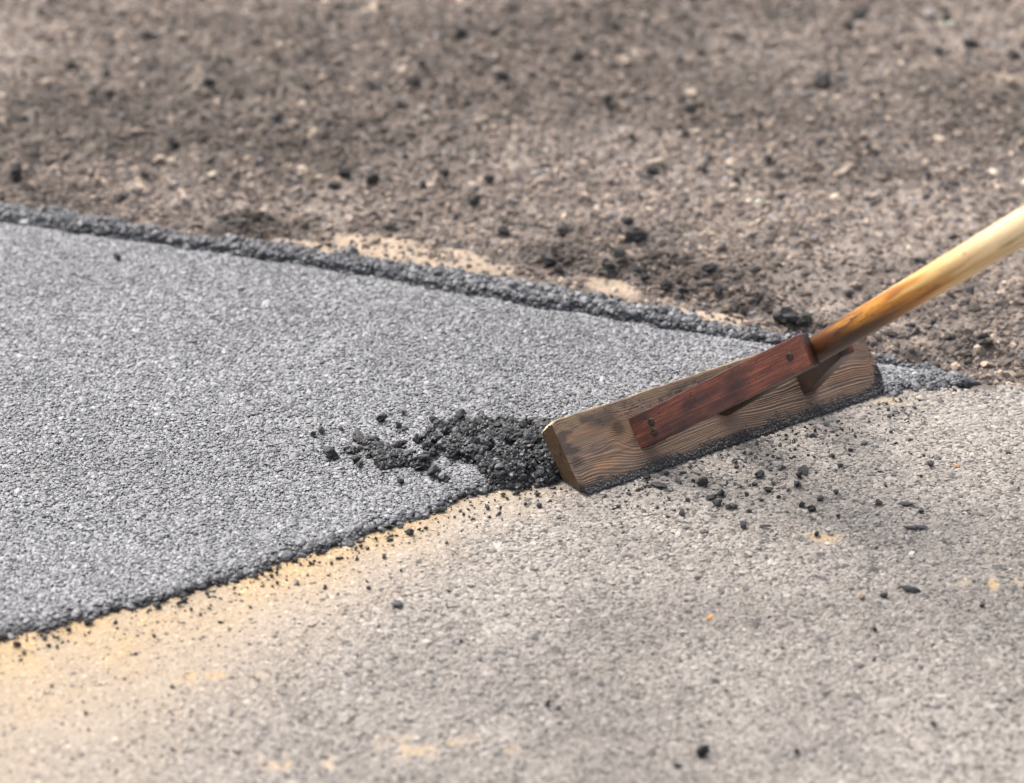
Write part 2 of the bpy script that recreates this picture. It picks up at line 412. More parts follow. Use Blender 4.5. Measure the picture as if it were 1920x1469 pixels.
# ------------------------------------------------------------------ counted crumbs, clods and pebbles
def clod_mesh(name, seed, amp=0.35, sub=2):
    bm = bmesh.new(); bmesh.ops.create_icosphere(bm, subdivisions=sub, radius=1)
    rg = np.random.default_rng(seed); ph = rg.uniform(0, 6.28, (8, 3)); fr = rg.normal(0, 1.9, (8, 3))
    cuts = [Vector(rg.normal(0, 1, 3)).normalized() for _ in range(5)]
    for v in bm.verts:
        c = v.co.copy()
        s = sum(math.sin(fr[i] @ np.array(c) + ph[i, 0]) for i in range(8)) / 8
        c *= 1 + amp * 1.6 * s + rg.normal(0, amp * 0.42)
        for q in cuts:
            dd = c.dot(q) - 0.72
            if dd > 0:
                c -= q * dd * 0.95
        v.co = c
    m = bpy.data.meshes.new(name); bm.to_mesh(m); bm.free()
    return m
def stone_mat(name, c0, c1, rough, spec=0.5):
    m, N, L, b = ntree(name)
    tc = N.new('ShaderNodeTexCoord'); oi = N.new('ShaderNodeObjectInfo')
    nz = N.new('ShaderNodeTexNoise'); nz.inputs['Scale'].default_value = 2.2; nz.inputs['Detail'].default_value = 5
    L.new(tc.outputs['Object'], nz.inputs['Vector'])
    ad = N.new('ShaderNodeMath'); ad.operation = 'MULTIPLY_ADD'; ad.inputs[1].default_value = 0.5
    L.new(oi.outputs['Random'], ad.inputs[0]); L.new(nz.outputs['Fac'], ad.inputs[2])
    rp = N.new('ShaderNodeValToRGB'); rp.color_ramp.elements[0].position = 0.4; rp.color_ramp.elements[0].color = (*c0, 1)
    rp.color_ramp.elements[1].position = 1.05; rp.color_ramp.elements[1].color = (*c1, 1)
    L.new(ad.outputs[0], rp.inputs[0]); L.new(rp.outputs[0], b.inputs['Base Color'])
    b.inputs['Roughness'].default_value = rough; b.inputs['Specular IOR Level'].default_value = spec
    bp = N.new('ShaderNodeBump'); bp.inputs['Strength'].default_value = 0.6; bp.inputs['Distance'].default_value = 0.002
    n2 = N.new('ShaderNodeTexNoise'); n2.inputs['Scale'].default_value = 6; n2.inputs['Detail'].default_value = 4
    L.new(tc.outputs['Object'], n2.inputs['Vector']); L.new(n2.outputs['Fac'], bp.inputs['Height']); L.new(bp.outputs[0], b.inputs['Normal'])
    return m
M_crumb = stone_mat('asphalt_crumb', (0.009, 0.009, 0.010), (0.034, 0.032, 0.033), 0.5, 0.4)
M_clod = stone_mat('dark_clod', (0.018, 0.017, 0.018), (0.055, 0.05, 0.048), 0.8, 0.3)
M_pale = stone_mat('pale_pebble', (0.28, 0.225, 0.175), (0.46, 0.38, 0.30), 0.85, 0.25)
def variants(nm, mat, k, amp, s0):
    out = []
    for i in range(k):
        m = clod_mesh(nm, s0 + i, amp); m.materials.append(mat); out.append(m)
    return out
V_crumb = variants('asphalt_crumb', M_crumb, 9, 0.42, 10)
V_clod = variants('dark_clod', M_clod, 6, 0.40, 40)
V_pale = variants('pale_pebble', M_pale, 6, 0.30, 60)
_used = {}
def piece(name, V, x, y, z, d, label, cat, group=None, flat=0.8, stretch=1.25, rz=None):
    i = rng.integers(0, len(V))
    o = link(name, V[i])
    r = d * 0.5
    sx = r * (1 + (stretch - 1) * rng.uniform(0.4, 1)); sy = r * rng.uniform(0.85, 1.0); sz = r * flat * rng.uniform(0.85, 1.1)
    lo = min(v.co.z for v in V[i].vertices) if (name, i) not in _used else _used[(name, i)]
    _used[(name, i)] = lo
    o.scale = (sx, sy, sz)
    o.rotation_euler = (rng.normal(0, 0.12), rng.normal(0, 0.12), rng.uniform(0, 6.28) if rz is None else rz)
    o.location = (x, y, z - lo * sz * 0.88)
    tag(o, label, cat, group)
    return o
f1 = lambda f, *a: float(f(*[np.array([q], float) for q in a])[0])
def pz(x, y): return f1(pav_z, x, y) + 0.0006
def mz(x, y): return max(f1(mat_z, x, y), 0) + 0.0008

PAV = [(0.188, -0.197, 0.0106), (0.245, -0.181, 0.0085), (0.284, -0.182, 0.008), (0.29, -0.172, 0.0085, 2), (0.281, -0.201, 0.0084), (0.258, -0.196, 0.0048), (0.239, -0.198, 0.0053), (0.252, -0.21, 0.0074), (0.205, -0.218, 0.0068), (0.196, -0.223, 0.0089, 2), (0.244, -0.229, 0.0047), (0.211, -0.244, 0.0058), (0.201, -0.239, 0.0084), (0.217, -0.244, 0.0052), (0.165, -0.256, 0.0063), (0.223, -0.281, 0.0078), (0.292, -0.249, 0.0078), (0.302, -0.229, 0.0068), (0.283, -0.24, 0.0052), (0.318, -0.214, 0.0053), (0.317, -0.26, 0.0042), (0.358, -0.236, 0.0073), (0.416, -0.158, 0.0075), (0.398, -0.252, 0.0042), (0.405, -0.181, 0.0037), (0.348, -0.411, 0.0061), (0.439, -0.43, 0.0055), (0.335, -0.472, 0.005), (0.293, -0.298, 0.0052), (0.339, -0.13, 0.0054), (0.326, -0.161, 0.0053), (0.32, -0.141, 0.0043), (0.302, -0.097, 0.0043), (0.144, -0.201, 0.0106, 2), (0.153, -0.178, 0.0064), (0.133, -0.187, 0.0074), (0.144, -0.699, 0.0052), (0.032, -0.6, 0.0068), (0.373, -0.632, 0.0058), (0.25, -0.677, 0.0057), (0.172, -0.229, 0.0042), (0.23, -0.218, 0.0042), (0.231, -0.25, 0.0042), (0.261, -0.223, 0.0042), (0.179, -0.191, 0.0042), (0.27, -0.164, 0.0043), (0.223, -0.164, 0.0048)]
EDGE = [(-0.454, -0.499, 0.0059), (-0.447, -0.511, 0.004), (-0.426, -0.499, 0.0035), (-0.417, -0.501, 0.0035), (-0.43, -0.487, 0.004), (-0.418, -0.485, 0.004), (-0.409, -0.472, 0.0045), (-0.392, -0.459, 0.007), (-0.331, -0.431, 0.0065), (-0.324, -0.418, 0.005), (-0.311, -0.427, 0.0055), (-0.308, -0.413, 0.0061), (-0.307, -0.42, 0.005), (-0.299, -0.436, 0.0035), (-0.286, -0.407, 0.004), (-0.286, -0.39, 0.0061), (-0.269, -0.388, 0.0046), (-0.302, -0.402, 0.0066), (-0.242, -0.378, 0.0046), (-0.231, -0.363, 0.0056), (-0.227, -0.376, 0.0041), (-0.223, -0.37, 0.0036), (-0.206, -0.346, 0.0051), (-0.192, -0.351, 0.0036), (-0.172, -0.351, 0.0036), (-0.186, -0.332, 0.0036), (-0.176, -0.394, 0.0035), (-0.098, -0.295, 0.0078), (-0.131, -0.306, 0.0041), (-0.024, -0.245, 0.0052), (-0.036, -0.22, 0.0047), (-0.009, -0.22, 0.0047), (0.005, -0.216, 0.0047), (0.025, -0.219, 0.0053), (0.013, -0.239, 0.0042), (0.027, -0.242, 0.0047), (-0.15, -0.324, 0.0036), (-0.145, -0.32, 0.0036), (-0.135, -0.398, 0.004), (-0.122, -0.339, 0.0041), (-0.221, -0.388, 0.0036)]
DARK = [(0.376, 0.807, 0.0243), (-0.063, 0.949, 0.017), (0.439, 1.027, 0.0239, 2), (0.14, 0.373, 0.0201), (0.057, 0.39, 0.0166, 2), (-0.111, 0.856, 0.0142), (0.57, 0.931, 0.017), (-0.013, 0.823, 0.0154), (-0.116, 0.799, 0.0115), (-0.456, 0.954, 0.0157), (-0.584, 0.698, 0.0176, 2), (-0.573, 0.541, 0.0207), (-0.397, 0.631, 0.0124), (-0.426, 0.551, 0.011), (-0.077, 0.541, 0.011), (-0.159, 0.515, 0.0158), (-0.101, 0.512, 0.0109), (-0.042, 0.464, 0.0144), (-0.539, 0.853, 0.0129), (-0.495, 0.836, 0.0103), (-0.25, 0.81, 0.0102), (0.129, 0.992, 0.0119), (0.277, 0.949, 0.0144, 2), (0.082, 0.881, 0.0142), (0.115, 0.75, 0.0127), (0.213, 0.716, 0.0126), (0.205, 0.654, 0.01), (0.141, 0.646, 0.0124), (0.298, 0.575, 0.0123), (0.162, 0.551, 0.0147), (0.258, 0.522, 0.0109), (0.416, 0.611, 0.0099), (0.62, 0.878, 0.0116), (0.509, 0.678, 0.0112), (0.308, 0.486, 0.0097), (0.295, 0.148, 0.0227), (0.286, 0.156, 0.017), (0.306, 0.141, 0.0147), (0.041, 0.299, 0.0152), (0.051, 0.286, 0.0116), (0.215, 0.266, 0.0139), (0.223, 0.233, 0.0127), (0.105, 0.279, 0.0139), (0.168, 0.246, 0.015), (0.185, 0.233, 0.0115), (0.145, 0.259, 0.0116)]
PALE = [(-0.409, 0.945, 0.0144), (-0.288, 0.928, 0.0117), (-0.273, 0.925, 0.0117), (-0.253, 0.749, 0.0126), (-0.223, 0.747, 0.0101), (-0.165, 0.828, 0.009), (-0.41, 0.588, 0.0148), (-0.347, 0.542, 0.0159, 2), (-0.113, 0.931, 0.0104), (-0.204, 0.407, 0.0083), (-0.282, 0.44, 0.0168, 2), (-0.245, 0.548, 0.0073), (-0.046, 0.57, 0.011), (-0.032, 0.695, 0.0088), (-0.556, 0.807, 0.0089), (0.142, 0.873, 0.0103), (0.254, 0.866, 0.0103), (0.216, 0.773, 0.0152), (0.56, 0.483, 0.0084), (0.474, 0.378, 0.0071), (0.355, 0.695, 0.01), (0.374, 0.742, 0.0076), (0.606, 0.807, 0.0141), (0.365, 0.603, 0.0086), (0.415, 0.649, 0.0099), (0.17, 0.573, 0.0147, 2), (0.448, 0.898, 0.013), (0.095, 0.526, 0.0073), (0.162, 0.515, 0.0085), (0.057, 1.023, 0.0106), (0.165, 1.014, 0.0119), (0.122, 0.371, 0.0106), (0.2, 0.391, 0.0083), (0.054, 0.263, 0.0104), (0.4, 0.093, 0.005), (0.427, 0.113, 0.0051)]
MATC = [(-0.133, -0.077, 0.0097), (-0.192, -0.101, 0.007), (-0.2, -0.107, 0.0048), (-0.181, -0.15, 0.0117), (-0.155, -0.161, 0.0085), (-0.151, -0.172, 0.0069), (-0.155, -0.113, 0.0118, 2), (-0.114, -0.092, 0.0054), (-0.075, -0.089, 0.0092), (-0.079, -0.077, 0.0065), (-0.109, -0.207, 0.0063), (-0.053, -0.071, 0.0108), (-0.054, -0.092, 0.007), (-0.172, -0.095, 0.0043), (-0.11, -0.061, 0.0043), (-0.433, 0.295, 0.0076)]

for q in PAV:
    fl = len(q) > 3
    piece('asphalt_crumb', V_crumb, q[0], q[1], pz(q[0], q[1]), q[2] * 1.1, 'small black asphalt crumb scattered on the grey old pavement before the board', 'asphalt crumb', 'crumbs scattered on the old pavement', 0.4 if fl else 0.8, 1.7 if fl else 1.25)
for q in EDGE:
    yy = min(q[1], f1(near_y, q[0]) - q[2] * 0.45)
    piece('asphalt_crumb', V_crumb, q[0], yy, pz(q[0], yy), q[2] * 1.1, 'small black asphalt crumb on tan dust along the fresh mat edge', 'asphalt crumb', 'crumbs along the mat edge')
for j in range(38):                              # ragged crumbs half loosened from the edge itself
    xx = rng.uniform(-0.50, 0.03); yy = f1(near_y, xx) - abs(rng.normal(0.0, 0.004)); dd = rng.uniform(0.004, 0.0085)
    piece('asphalt_crumb', V_crumb, xx, yy, pz(xx, yy), dd, 'small black asphalt crumb on tan dust along the fresh mat edge', 'asphalt crumb', 'crumbs along the mat edge', 0.7)
for q in MATC:
    fl = len(q) > 3
    lab = 'lone dark asphalt crumb on the smooth mat far from the heap' if q[0] < -0.3 else 'dark asphalt crumb lying on the fresh mat beside the heap'
    piece('asphalt_crumb', V_crumb, q[0], q[1], mz(q[0], q[1]), q[2] * 1.15, lab, 'asphalt crumb', None if q[0] < -0.3 else 'crumbs on the mat beside the heap', 0.45 if fl else 0.85, 1.8 if fl else 1.25)
cnt = 0
while cnt < 165:
    xx, yy = rng.uniform(-0.185, 0.062), rng.uniform(-0.225, -0.045)
    h = f1(heap_z, xx, yy)
    if h < 0.0008 or rng.uniform() > 0.35 + h / 0.016 or (xx > 0.040 + (yy + 0.19) * 0.9 and yy < -0.10):
        continue
    dd = min(rng.lognormal(math.log(0.0058), 0.33), 0.0115)
    piece('asphalt_crumb', V_crumb, xx, yy, mz(xx, yy) + h * 0.9 - 0.001, dd, 'black asphalt crumb in the loose heap at the board end', 'asphalt crumb', 'crumbs in the heap', 0.75, 1.4)
    cnt += 1
for q in DARK:
    fl = len(q) > 3
    lab, grp = 'dark clod lying on the brown rubble', 'dark clods on the rubble'
    if abs(q[0] - 0.376) < 0.002 and abs(q[1] - 0.807) < 0.002:
        lab, grp = 'largest rounded black clod standing alone on the brown rubble', None
    elif q[1] < 0.36:
        lab, grp = 'black broken asphalt lump beside the raised mat edge', 'lumps beside the raised mat edge'
    piece('dark_clod', V_clod, q[0], q[1], f1(soil_z, q[0], q[1]) + 0.001, q[2], lab, 'clod', grp, 0.45 if fl else 0.8, 1.6 if fl else 1.25)
for q in PALE:
    fl = len(q) > 3
    piece('pale_pebble', V_pale, q[0], q[1], f1(soil_z, q[0], q[1]) + 0.001, q[2] * 0.9, 'pale tan pebble lying in the brown rubble', 'pebble', 'pale pebbles in the rubble', 0.5 if fl else 0.75, 1.6 if fl else 1.3)
for j in range(70):
    xx, yy = rng.uniform(-0.75, 0.8), rng.uniform(0.1, 1.15)
    if yy < f1(outer_y, xx) + 0.03 or f1(tan_mask, xx, yy) > 0.3:
        continue
    if j % 5 < 4:
        piece('dark_clod', V_clod, xx, yy, f1(soil_z, xx, yy) + 0.001, rng.uniform(0.007, 0.014), 'dark clod lying on the brown rubble', 'clod', 'dark clods on the rubble', 0.7, 1.5)
    else:
        piece('pale_pebble', V_pale, xx, yy, f1(soil_z, xx, yy) + 0.001, rng.uniform(0.006, 0.010), 'pale tan pebble lying in the brown rubble', 'pebble', 'pale pebbles in the rubble', 0.7, 1.4)
# slivers and odd chips
def sliver(x, y, d, rz, label, group=None):
    piece('asphalt_sliver', V_crumb, x, y, pz(x, y), d * 0.55, label, 'asphalt sliver', group, 0.35, 2.6, rz)
sliver(0.245, -0.280, 0.0104, 0.15, 'short thin black asphalt sliver beside a rounded crumb on grey pavement')
sliver(0.386, -0.237, 0.0157, -0.4, 'thin black asphalt sliver slanting on the grey pavement right of the crumbs')
sliver(0.391, -0.284, 0.0171, -0.1, 'long flat black asphalt sliver on bare grey pavement away from the board')
sliver(0.376, -0.400, 0.0172, -0.1, 'blurred long black asphalt sliver near a tan dust patch on grey pavement')
def chip(name, x, y, d, c0, c1, label, cat, flat=0.7):
    m = stone_mat(name, c0, c1, 0.7, 0.3); vs = variants(name, m, 1, 0.3, int(1000 * abs(x)) + 5)
    return piece(name, vs, x, y, pz(x, y), d, label, cat, None, flat, 1.3)
chip('orange_chip', 0.184, -0.451, 0.0058, (0.75, 0.30, 0.02), (0.85, 0.40, 0.05), 'tiny bright orange chip on the grey pavement', 'chip', 0.5)
chip('tan_chip', 0.443, -0.162, 0.0060, (0.30, 0.18, 0.09), (0.45, 0.28, 0.15), 'tiny tan stone chip on grey pavement beyond the scattered crumbs', 'chip', 0.6)
chip('brown_chip', 0.328, -0.414, 0.0066, (0.16, 0.10, 0.06), (0.26, 0.17, 0.11), 'small brown stone chip on grey pavement beside a dark sliver', 'chip', 0.5)
chip('grey_chip', -0.107, -0.428, 0.0115, (0.05, 0.05, 0.055), (0.16, 0.16, 0.17), 'small flat dark grey chip lying alone where tan dust turns grey', 'chip', 0.55)
chip('grey_chip', -0.203, -0.388, 0.0060, (0.14, 0.12, 0.11), (0.24, 0.21, 0.19), 'small dull grey brown chip on the tan dust', 'chip', 0.7)
piece('black_clod', V_clod, 0.167, -0.680, pz(0.167, -0.68), 0.0125, 'rounded black clod alone on the blurred near pavement', 'clod', None, 0.95, 1.1)
tw = piece('straw_chip', V_pale, 0.384, 0.548, f1(soil_z, 0.384, 0.548) + 0.003, 0.013, 'pale slanting splinter of stone on the brown rubble', 'pebble', None, 0.5, 2.2, 0.9)

# ------------------------------------------------------------------ the lute
YAW = R(34.38); TL = R(45); EL = R(40.8)
BL, BH, BT = 0.3850, 0.081, 0.0235
FL = Vector((0.0706, -0.2212, 0.0)); FR = Vector((0.3814, -0.0086, 0.0))
lute = bpy.data.objects.new('asphalt_lute', None); sc.collection.objects.link(lute)
lute.empty_display_size = 0.05
lute.location = (FL + FR) / 2 + (FR - FL).normalized() * 0.0042; lute.rotation_euler = (0, 0, YAW)
tag(lute, 'wooden asphalt lute with weathered board, reddish brown braces and pale wooden handle', 'lute')
# lute frame: x along the board, -y towards the worker, z up
nf = np.array([0, -math.cos(TL), math.sin(TL)]); dn = np.array([0, -math.sin(TL), -math.cos(TL)])
Z0 = 0.0022
ns, nv = 470, 170
front_v = np.linspace(0, 1, nv)
us = np.concatenate([[0, 0.0012], np.linspace(0.0025, BL - 0.020, ns - 24), BL - 0.020 + 0.020 * (1 - (1 - np.linspace(0.05, 1, 22)) ** 1.6)])
rows = []; cols = []
def board_pattern(u, v):                         # growth-ring field: metres across the face, bent round two knots
    f = v * BH * 1.0 + 0.006 * (fbm(u * 7, v * 1.2, 201, 3) - 0.5) * 2
    for ku, kv, a, sx, sy in ((0.058, 0.60, 0.015, 0.020, 0.24), (0.020, 0.40, 0.012, 0.035, 0.35), (0.31, 0.80, 0.012, 0.05, 0.25), (0.18, 0.2, 0.006, 0.06, 0.3)):
        f = f - a * np.exp(-((u - ku) / sx) ** 2 - ((v - kv) / sy) ** 2)
    f = f + 0.0010 * (fbm(u * 26, v * 7, 205, 3) - 0.5)
    return f
U, V = np.meshgrid(us, front_v, indexing='ij')
f = board_pattern(U, V)
lam = 0.0029 * (1 + 0.25 * np.sin(f * 260))
ph = f / 0.0023 + 0.6 * np.sin(f * 130) + 0.3 * np.sin(f * 417)
ringv = 0.5 + 0.5 * np.sin(2 * math.pi * ph)
ringv = ringv ** 1.3
wear = sstep(0.25, 0.75, fbm(U * 22, V * 3, 211, 3))
leftw = sstep(0.16, 0.02, U)
amp = 0.00055 * (0.40 + 0.8 * wear) * (1 - 0.65 * sstep(0.55, 0.9, V))
disp = (ringv - 0.5) * amp * 1.3
fib = fbm(U * 60, V * 260, 215, 3)
disp = disp + 0.00022 * (fib - 0.5)
cb = mix((0.205, 0.132, 0.090), (0.29, 0.190, 0.132), fib)
cb = mix(cb, (0.085, 0.055, 0.040), (1 - ringv) * 0.62 * (0.35 + 0.65 * wear))
orange = sstep(0.50, 0.72, fbm(U * 28, V * 5, 221, 3)) * leftw * sstep(0.1, 0.3, V) * sstep(0.92, 0.7, V)
orange = np.maximum(orange, 0.9 * np.exp(-((U - 0.068) / 0.016) ** 2 - ((V - 0.62) / 0.16) ** 2))
cb = mix(cb, (0.40, 0.20, 0.085), orange * (0.30 + 0.55 * ringv))
rightw = sstep(0.27, 0.36, U)
cb = mix(cb, (0.27, 0.125, 0.065), rightw * 0.5 * sstep(0.4, 0.6, fbm(U * 30, V * 9, 225, 3)) * sstep(0.2, 0.5, V))
cb = mix(cb, (0.24, 0.165, 0.09), 0.7 * sstep(0.72, 0.95, V) * sstep(0.35, 0.6, fbm(U * 50, V * 12, 231, 3)))
knot = np.exp(-((U - 0.068) / 0.0075) ** 2 - ((V - 0.66) / 0.10) ** 2)
cb = mix(cb, (0.06, 0.038, 0.028), np.clip(knot * 1.1, 0, 0.8))
grime = sstep(0.52, 0.66, fbm(U * 46, V * 9, 241, 4)) * np.exp(-((V - 0.82) / 0.10) ** 2) * sstep(0.02, 0.06, U)
grime = np.maximum(grime, 0.9 * np.exp(-((V - 0.86) / 0.07) ** 2) * sstep(0.115, 0.15, U) * sstep(0.35, 0.55, fbm(U * 60, V * 14, 243, 3)))
grime = np.maximum(grime, 0.75 * sstep(0.54, 0.70, fbm(U * 34, V * 7, 245, 4)) * leftw)
grime = np.maximum(grime, 0.40 * sstep(0.58, 0.68, fbm(U * 22, V * 40, 247, 3)))
cb = mix(cb, (0.035, 0.031, 0.030), np.clip(grime, 0, 0.85))
crustv = 0.05 + 0.045 * fbm(U * 40, U * 0, 251, 3) + 0.22 * sstep(BL - 0.018, BL - 0.002, U) 
cb = mix(cb, (0.026, 0.024, 0.024), sstep(crustv + 0.09, crustv - 0.02, V) * 0.95)
disp = disp + 0.0006 * sstep(crustv + 0.04, crustv - 0.04, V) * fbm(U * 300, V * 60, 253, 2)
# rounded lower right corner, slightly rounded lower left
v0 = 0.07 * np.clip(1 - us / 0.008, 0, 1) ** 2 + 0.20 * np.clip((us - (BL - 0.014)) / 0.014, 0, 1) ** 2.2
v1 = 1 - 0.025 * np.clip(1 - us / 0.006, 0, 1) ** 2 - 0.20 * np.clip((us - (BL - 0.030)) / 0.030, 0, 1) ** 1.5 - 0.012 * np.clip(1 - us / 0.004, 0, 1) + 0.018 * (fbm(us * 110, us * 0 + 4, 261, 3) - 0.5) - 0.010 * np.exp(-((us - 0.07) / 0.012) ** 2)
Vr = v0[:, None] + V * (v1 - v0)[:, None]
top_edge = np.clip((V - 0.975) / 0.025, 0, 1); bot_edge = np.clip((0.03 - V) / 0.03, 0, 1)
disp = disp - 0.0016 * top_edge ** 2 - 0.0010 * bot_edge ** 2
endr = np.clip(1 - us / 0.0025, 0, 1)[:, None]
disp = disp - 0.0012 * endr
base = np.array([0, 0, Z0])
front = np.stack([U - BL / 2, 0 * U, 0 * U], -1) + base + (-dn) * (Vr * BH)[..., None] + nf * disp[..., None]
# top edge, back, bottom of the section
ft = front[:, -1]; fb = front[:, 0]
bt_ = ft - nf * BT
bb = fb.copy(); bb[:, 1] += BT / math.cos(TL); bb[:, 2] = np.maximum(fb[:, 2], Z0)
def seg(a, b, k, rough, seed):
    w = np.linspace(0, 1, k + 2)[1:-1]
    s = a[:, None] * (1 - w)[None, :, None] + b[:, None] * w[None, :, None]
    jit = (fbm(np.repeat(us[:, None] * 120, k, 1), np.tile(np.arange(k) * 0.9, (len(us), 1)), seed, 3) - 0.5) * rough
    s[..., 2] += jit; s[..., 1] += jit * 0.5
    return s
top = seg(ft, bt_, 12, 0.0030, 271); back = seg(bt_, bb, 10, 0.0012, 273); bot = seg(bb, fb, 6, 0.0, 275)
allp = np.concatenate([front, top, bt_[:, None], back, bb[:, None], bot], 1)
ct = mix((0.45, 0.34, 0.21), (0.66, 0.54, 0.38), fbm(np.repeat(us[:, None] * 90, 12, 1), np.tile(np.arange(12) * 0.8, (len(us), 1)), 281, 3))  # top edge colour brightened to paint in the sun's highlight on raw wood
cback = np.broadcast_to(np.array((0.10, 0.07, 0.05)), (len(us), allp.shape[1] - nv - 12, 3))
allc = np.concatenate([cb, ct, cback], 1)
co = allp.reshape(-1, 3); n_, m_ = allp.shape[:2]
idx = np.arange(n_ * m_).reshape(n_, m_); nx = np.roll(idx, -1, 1)
q = np.stack([idx[:-1], idx[1:], nx[1:], nx[:-1]], -1).reshape(-1, 4)
M_board = col_mat('weathered_board', 0.62, 0.35, n_scale=900, n_amt=0.22, bump=0.25, bump_scale=1200, bdist=0.0006)
me = raw_mesh('board', co, q[:, ::-1].copy(), allc.reshape(-1, 3)); me.materials.append(M_board)
board = link('board', me, lute)
# sawn end of the board: a fan of its own with end grain
def end_cap(name, ring, flip, col0, col1):
    c = ring.mean(0); K = 10; k = len(ring)
    layers = [c + (ring - c) * s for s in np.linspace(1.0, 0.04, K)]
    L_ = np.array(layers)
    L_[..., 0] += (fbm(L_[..., 1] * 900, L_[..., 2] * 900, 291, 2) - 0.5) * 0.0012 * (np.arange(K) > 0)[:, None]
    cc = mix(col0, col1, fbm(L_[..., 1] * 260, L_[..., 2] * 420, 293, 3))
    i = np.arange(K * k).reshape(K, k); j = np.roll(i, -1, 1)
    qq = np.stack([i[:-1], j[:-1], j[1:], i[1:]], -1).reshape(-1, 4)
    if flip: qq = qq[:, ::-1].copy()
    m = raw_mesh(name, L_.reshape(-1, 3), qq, cc.reshape(-1, 3), smooth=False); m.materials.append(M_end)
    return link(name, m, board)
M_end = col_mat('end_grain', 0.8, 0.3, n_scale=1500, n_amt=0.4, bump=0.4, bump_scale=1500, bdist=0.001)
sel = np.r_[0:nv:5, nv:m_]
end_cap('end_grain', allp[0][sel], True, (0.028, 0.017, 0.010), (0.105, 0.058, 0.026))
end_cap('end_grain', allp[-1][sel], False, (0.05, 0.03, 0.02), (0.10, 0.06, 0.03))

# tarry crust of granules stuck along the working edge
M_crust = stone_mat('bitumen_crust', (0.015, 0.014, 0.014), (0.085, 0.082, 0.082), 0.6, 0.4)
ico = bmesh.new(); bmesh.ops.create_icosphere(ico, subdivisions=1, radius=1)
iv = np.array([v.co[:] for v in ico.verts]); ii = np.array([[v.index for v in fc.verts] for fc in ico.faces]); ico.free()
pts = []
while len(pts) < 3600:
    u_ = rng.uniform(0.004, BL - 0.002)
    lim = 0.065 + 0.11 * f1(vn, u_ * 45, 0.0) * (0.4 + 0.9 * f1(vn, u_ * 12, 3.3)) + (0.30 * max(0, (u_ - (BL - 0.026)) / 0.026) ** 1.5)
    w = abs(rng.normal(0, 0.5)) * lim + float(np.interp(u_, us, v0))
    pts.append((u_, w, rng.lognormal(math.log(0.00062), 0.4)))
for j in range(420):                              # thinner specks under the top edge and beside the brace
    u_ = rng.uniform(0.03, 0.30); w = rng.normal(0.87, 0.05)
    if w < 0.965 and f1(fbm, u_ * 46, w * 9) > 0.42:
        pts.append((u_, w, rng.lognormal(math.log(0.0005), 0.3)))
pts = np.array(pts)
ctr = np.stack([pts[:, 0] - BL / 2, 0 * pts[:, 0], 0 * pts[:, 0]], -1) + base + (-dn) * (pts[:, 1] * BH)[:, None] + nf * (pts[:, 2] * 0.4)[:, None]
ctr[:, 2] = np.maximum(ctr[:, 2], Z0)
sc3 = pts[:, 2][:, None] * rng.uniform(0.7, 1.4, (len(pts), 3))
gv = ctr[:, None] + iv[None] * sc3[:, None] * rng.uniform(0.75, 1.2, (len(pts), len(iv), 1))
gq = (ii[None] + (np.arange(len(pts)) * len(iv))[:, None, None]).reshape(-1, 3)
me = raw_mesh('bitumen_crust', gv.reshape(-1, 3), gq, smooth=False); me.materials.append(M_crust)
crust = link('bitumen_crust', me, board); tag(crust, 'black granular tar crust along the board edge', kind='stuff')

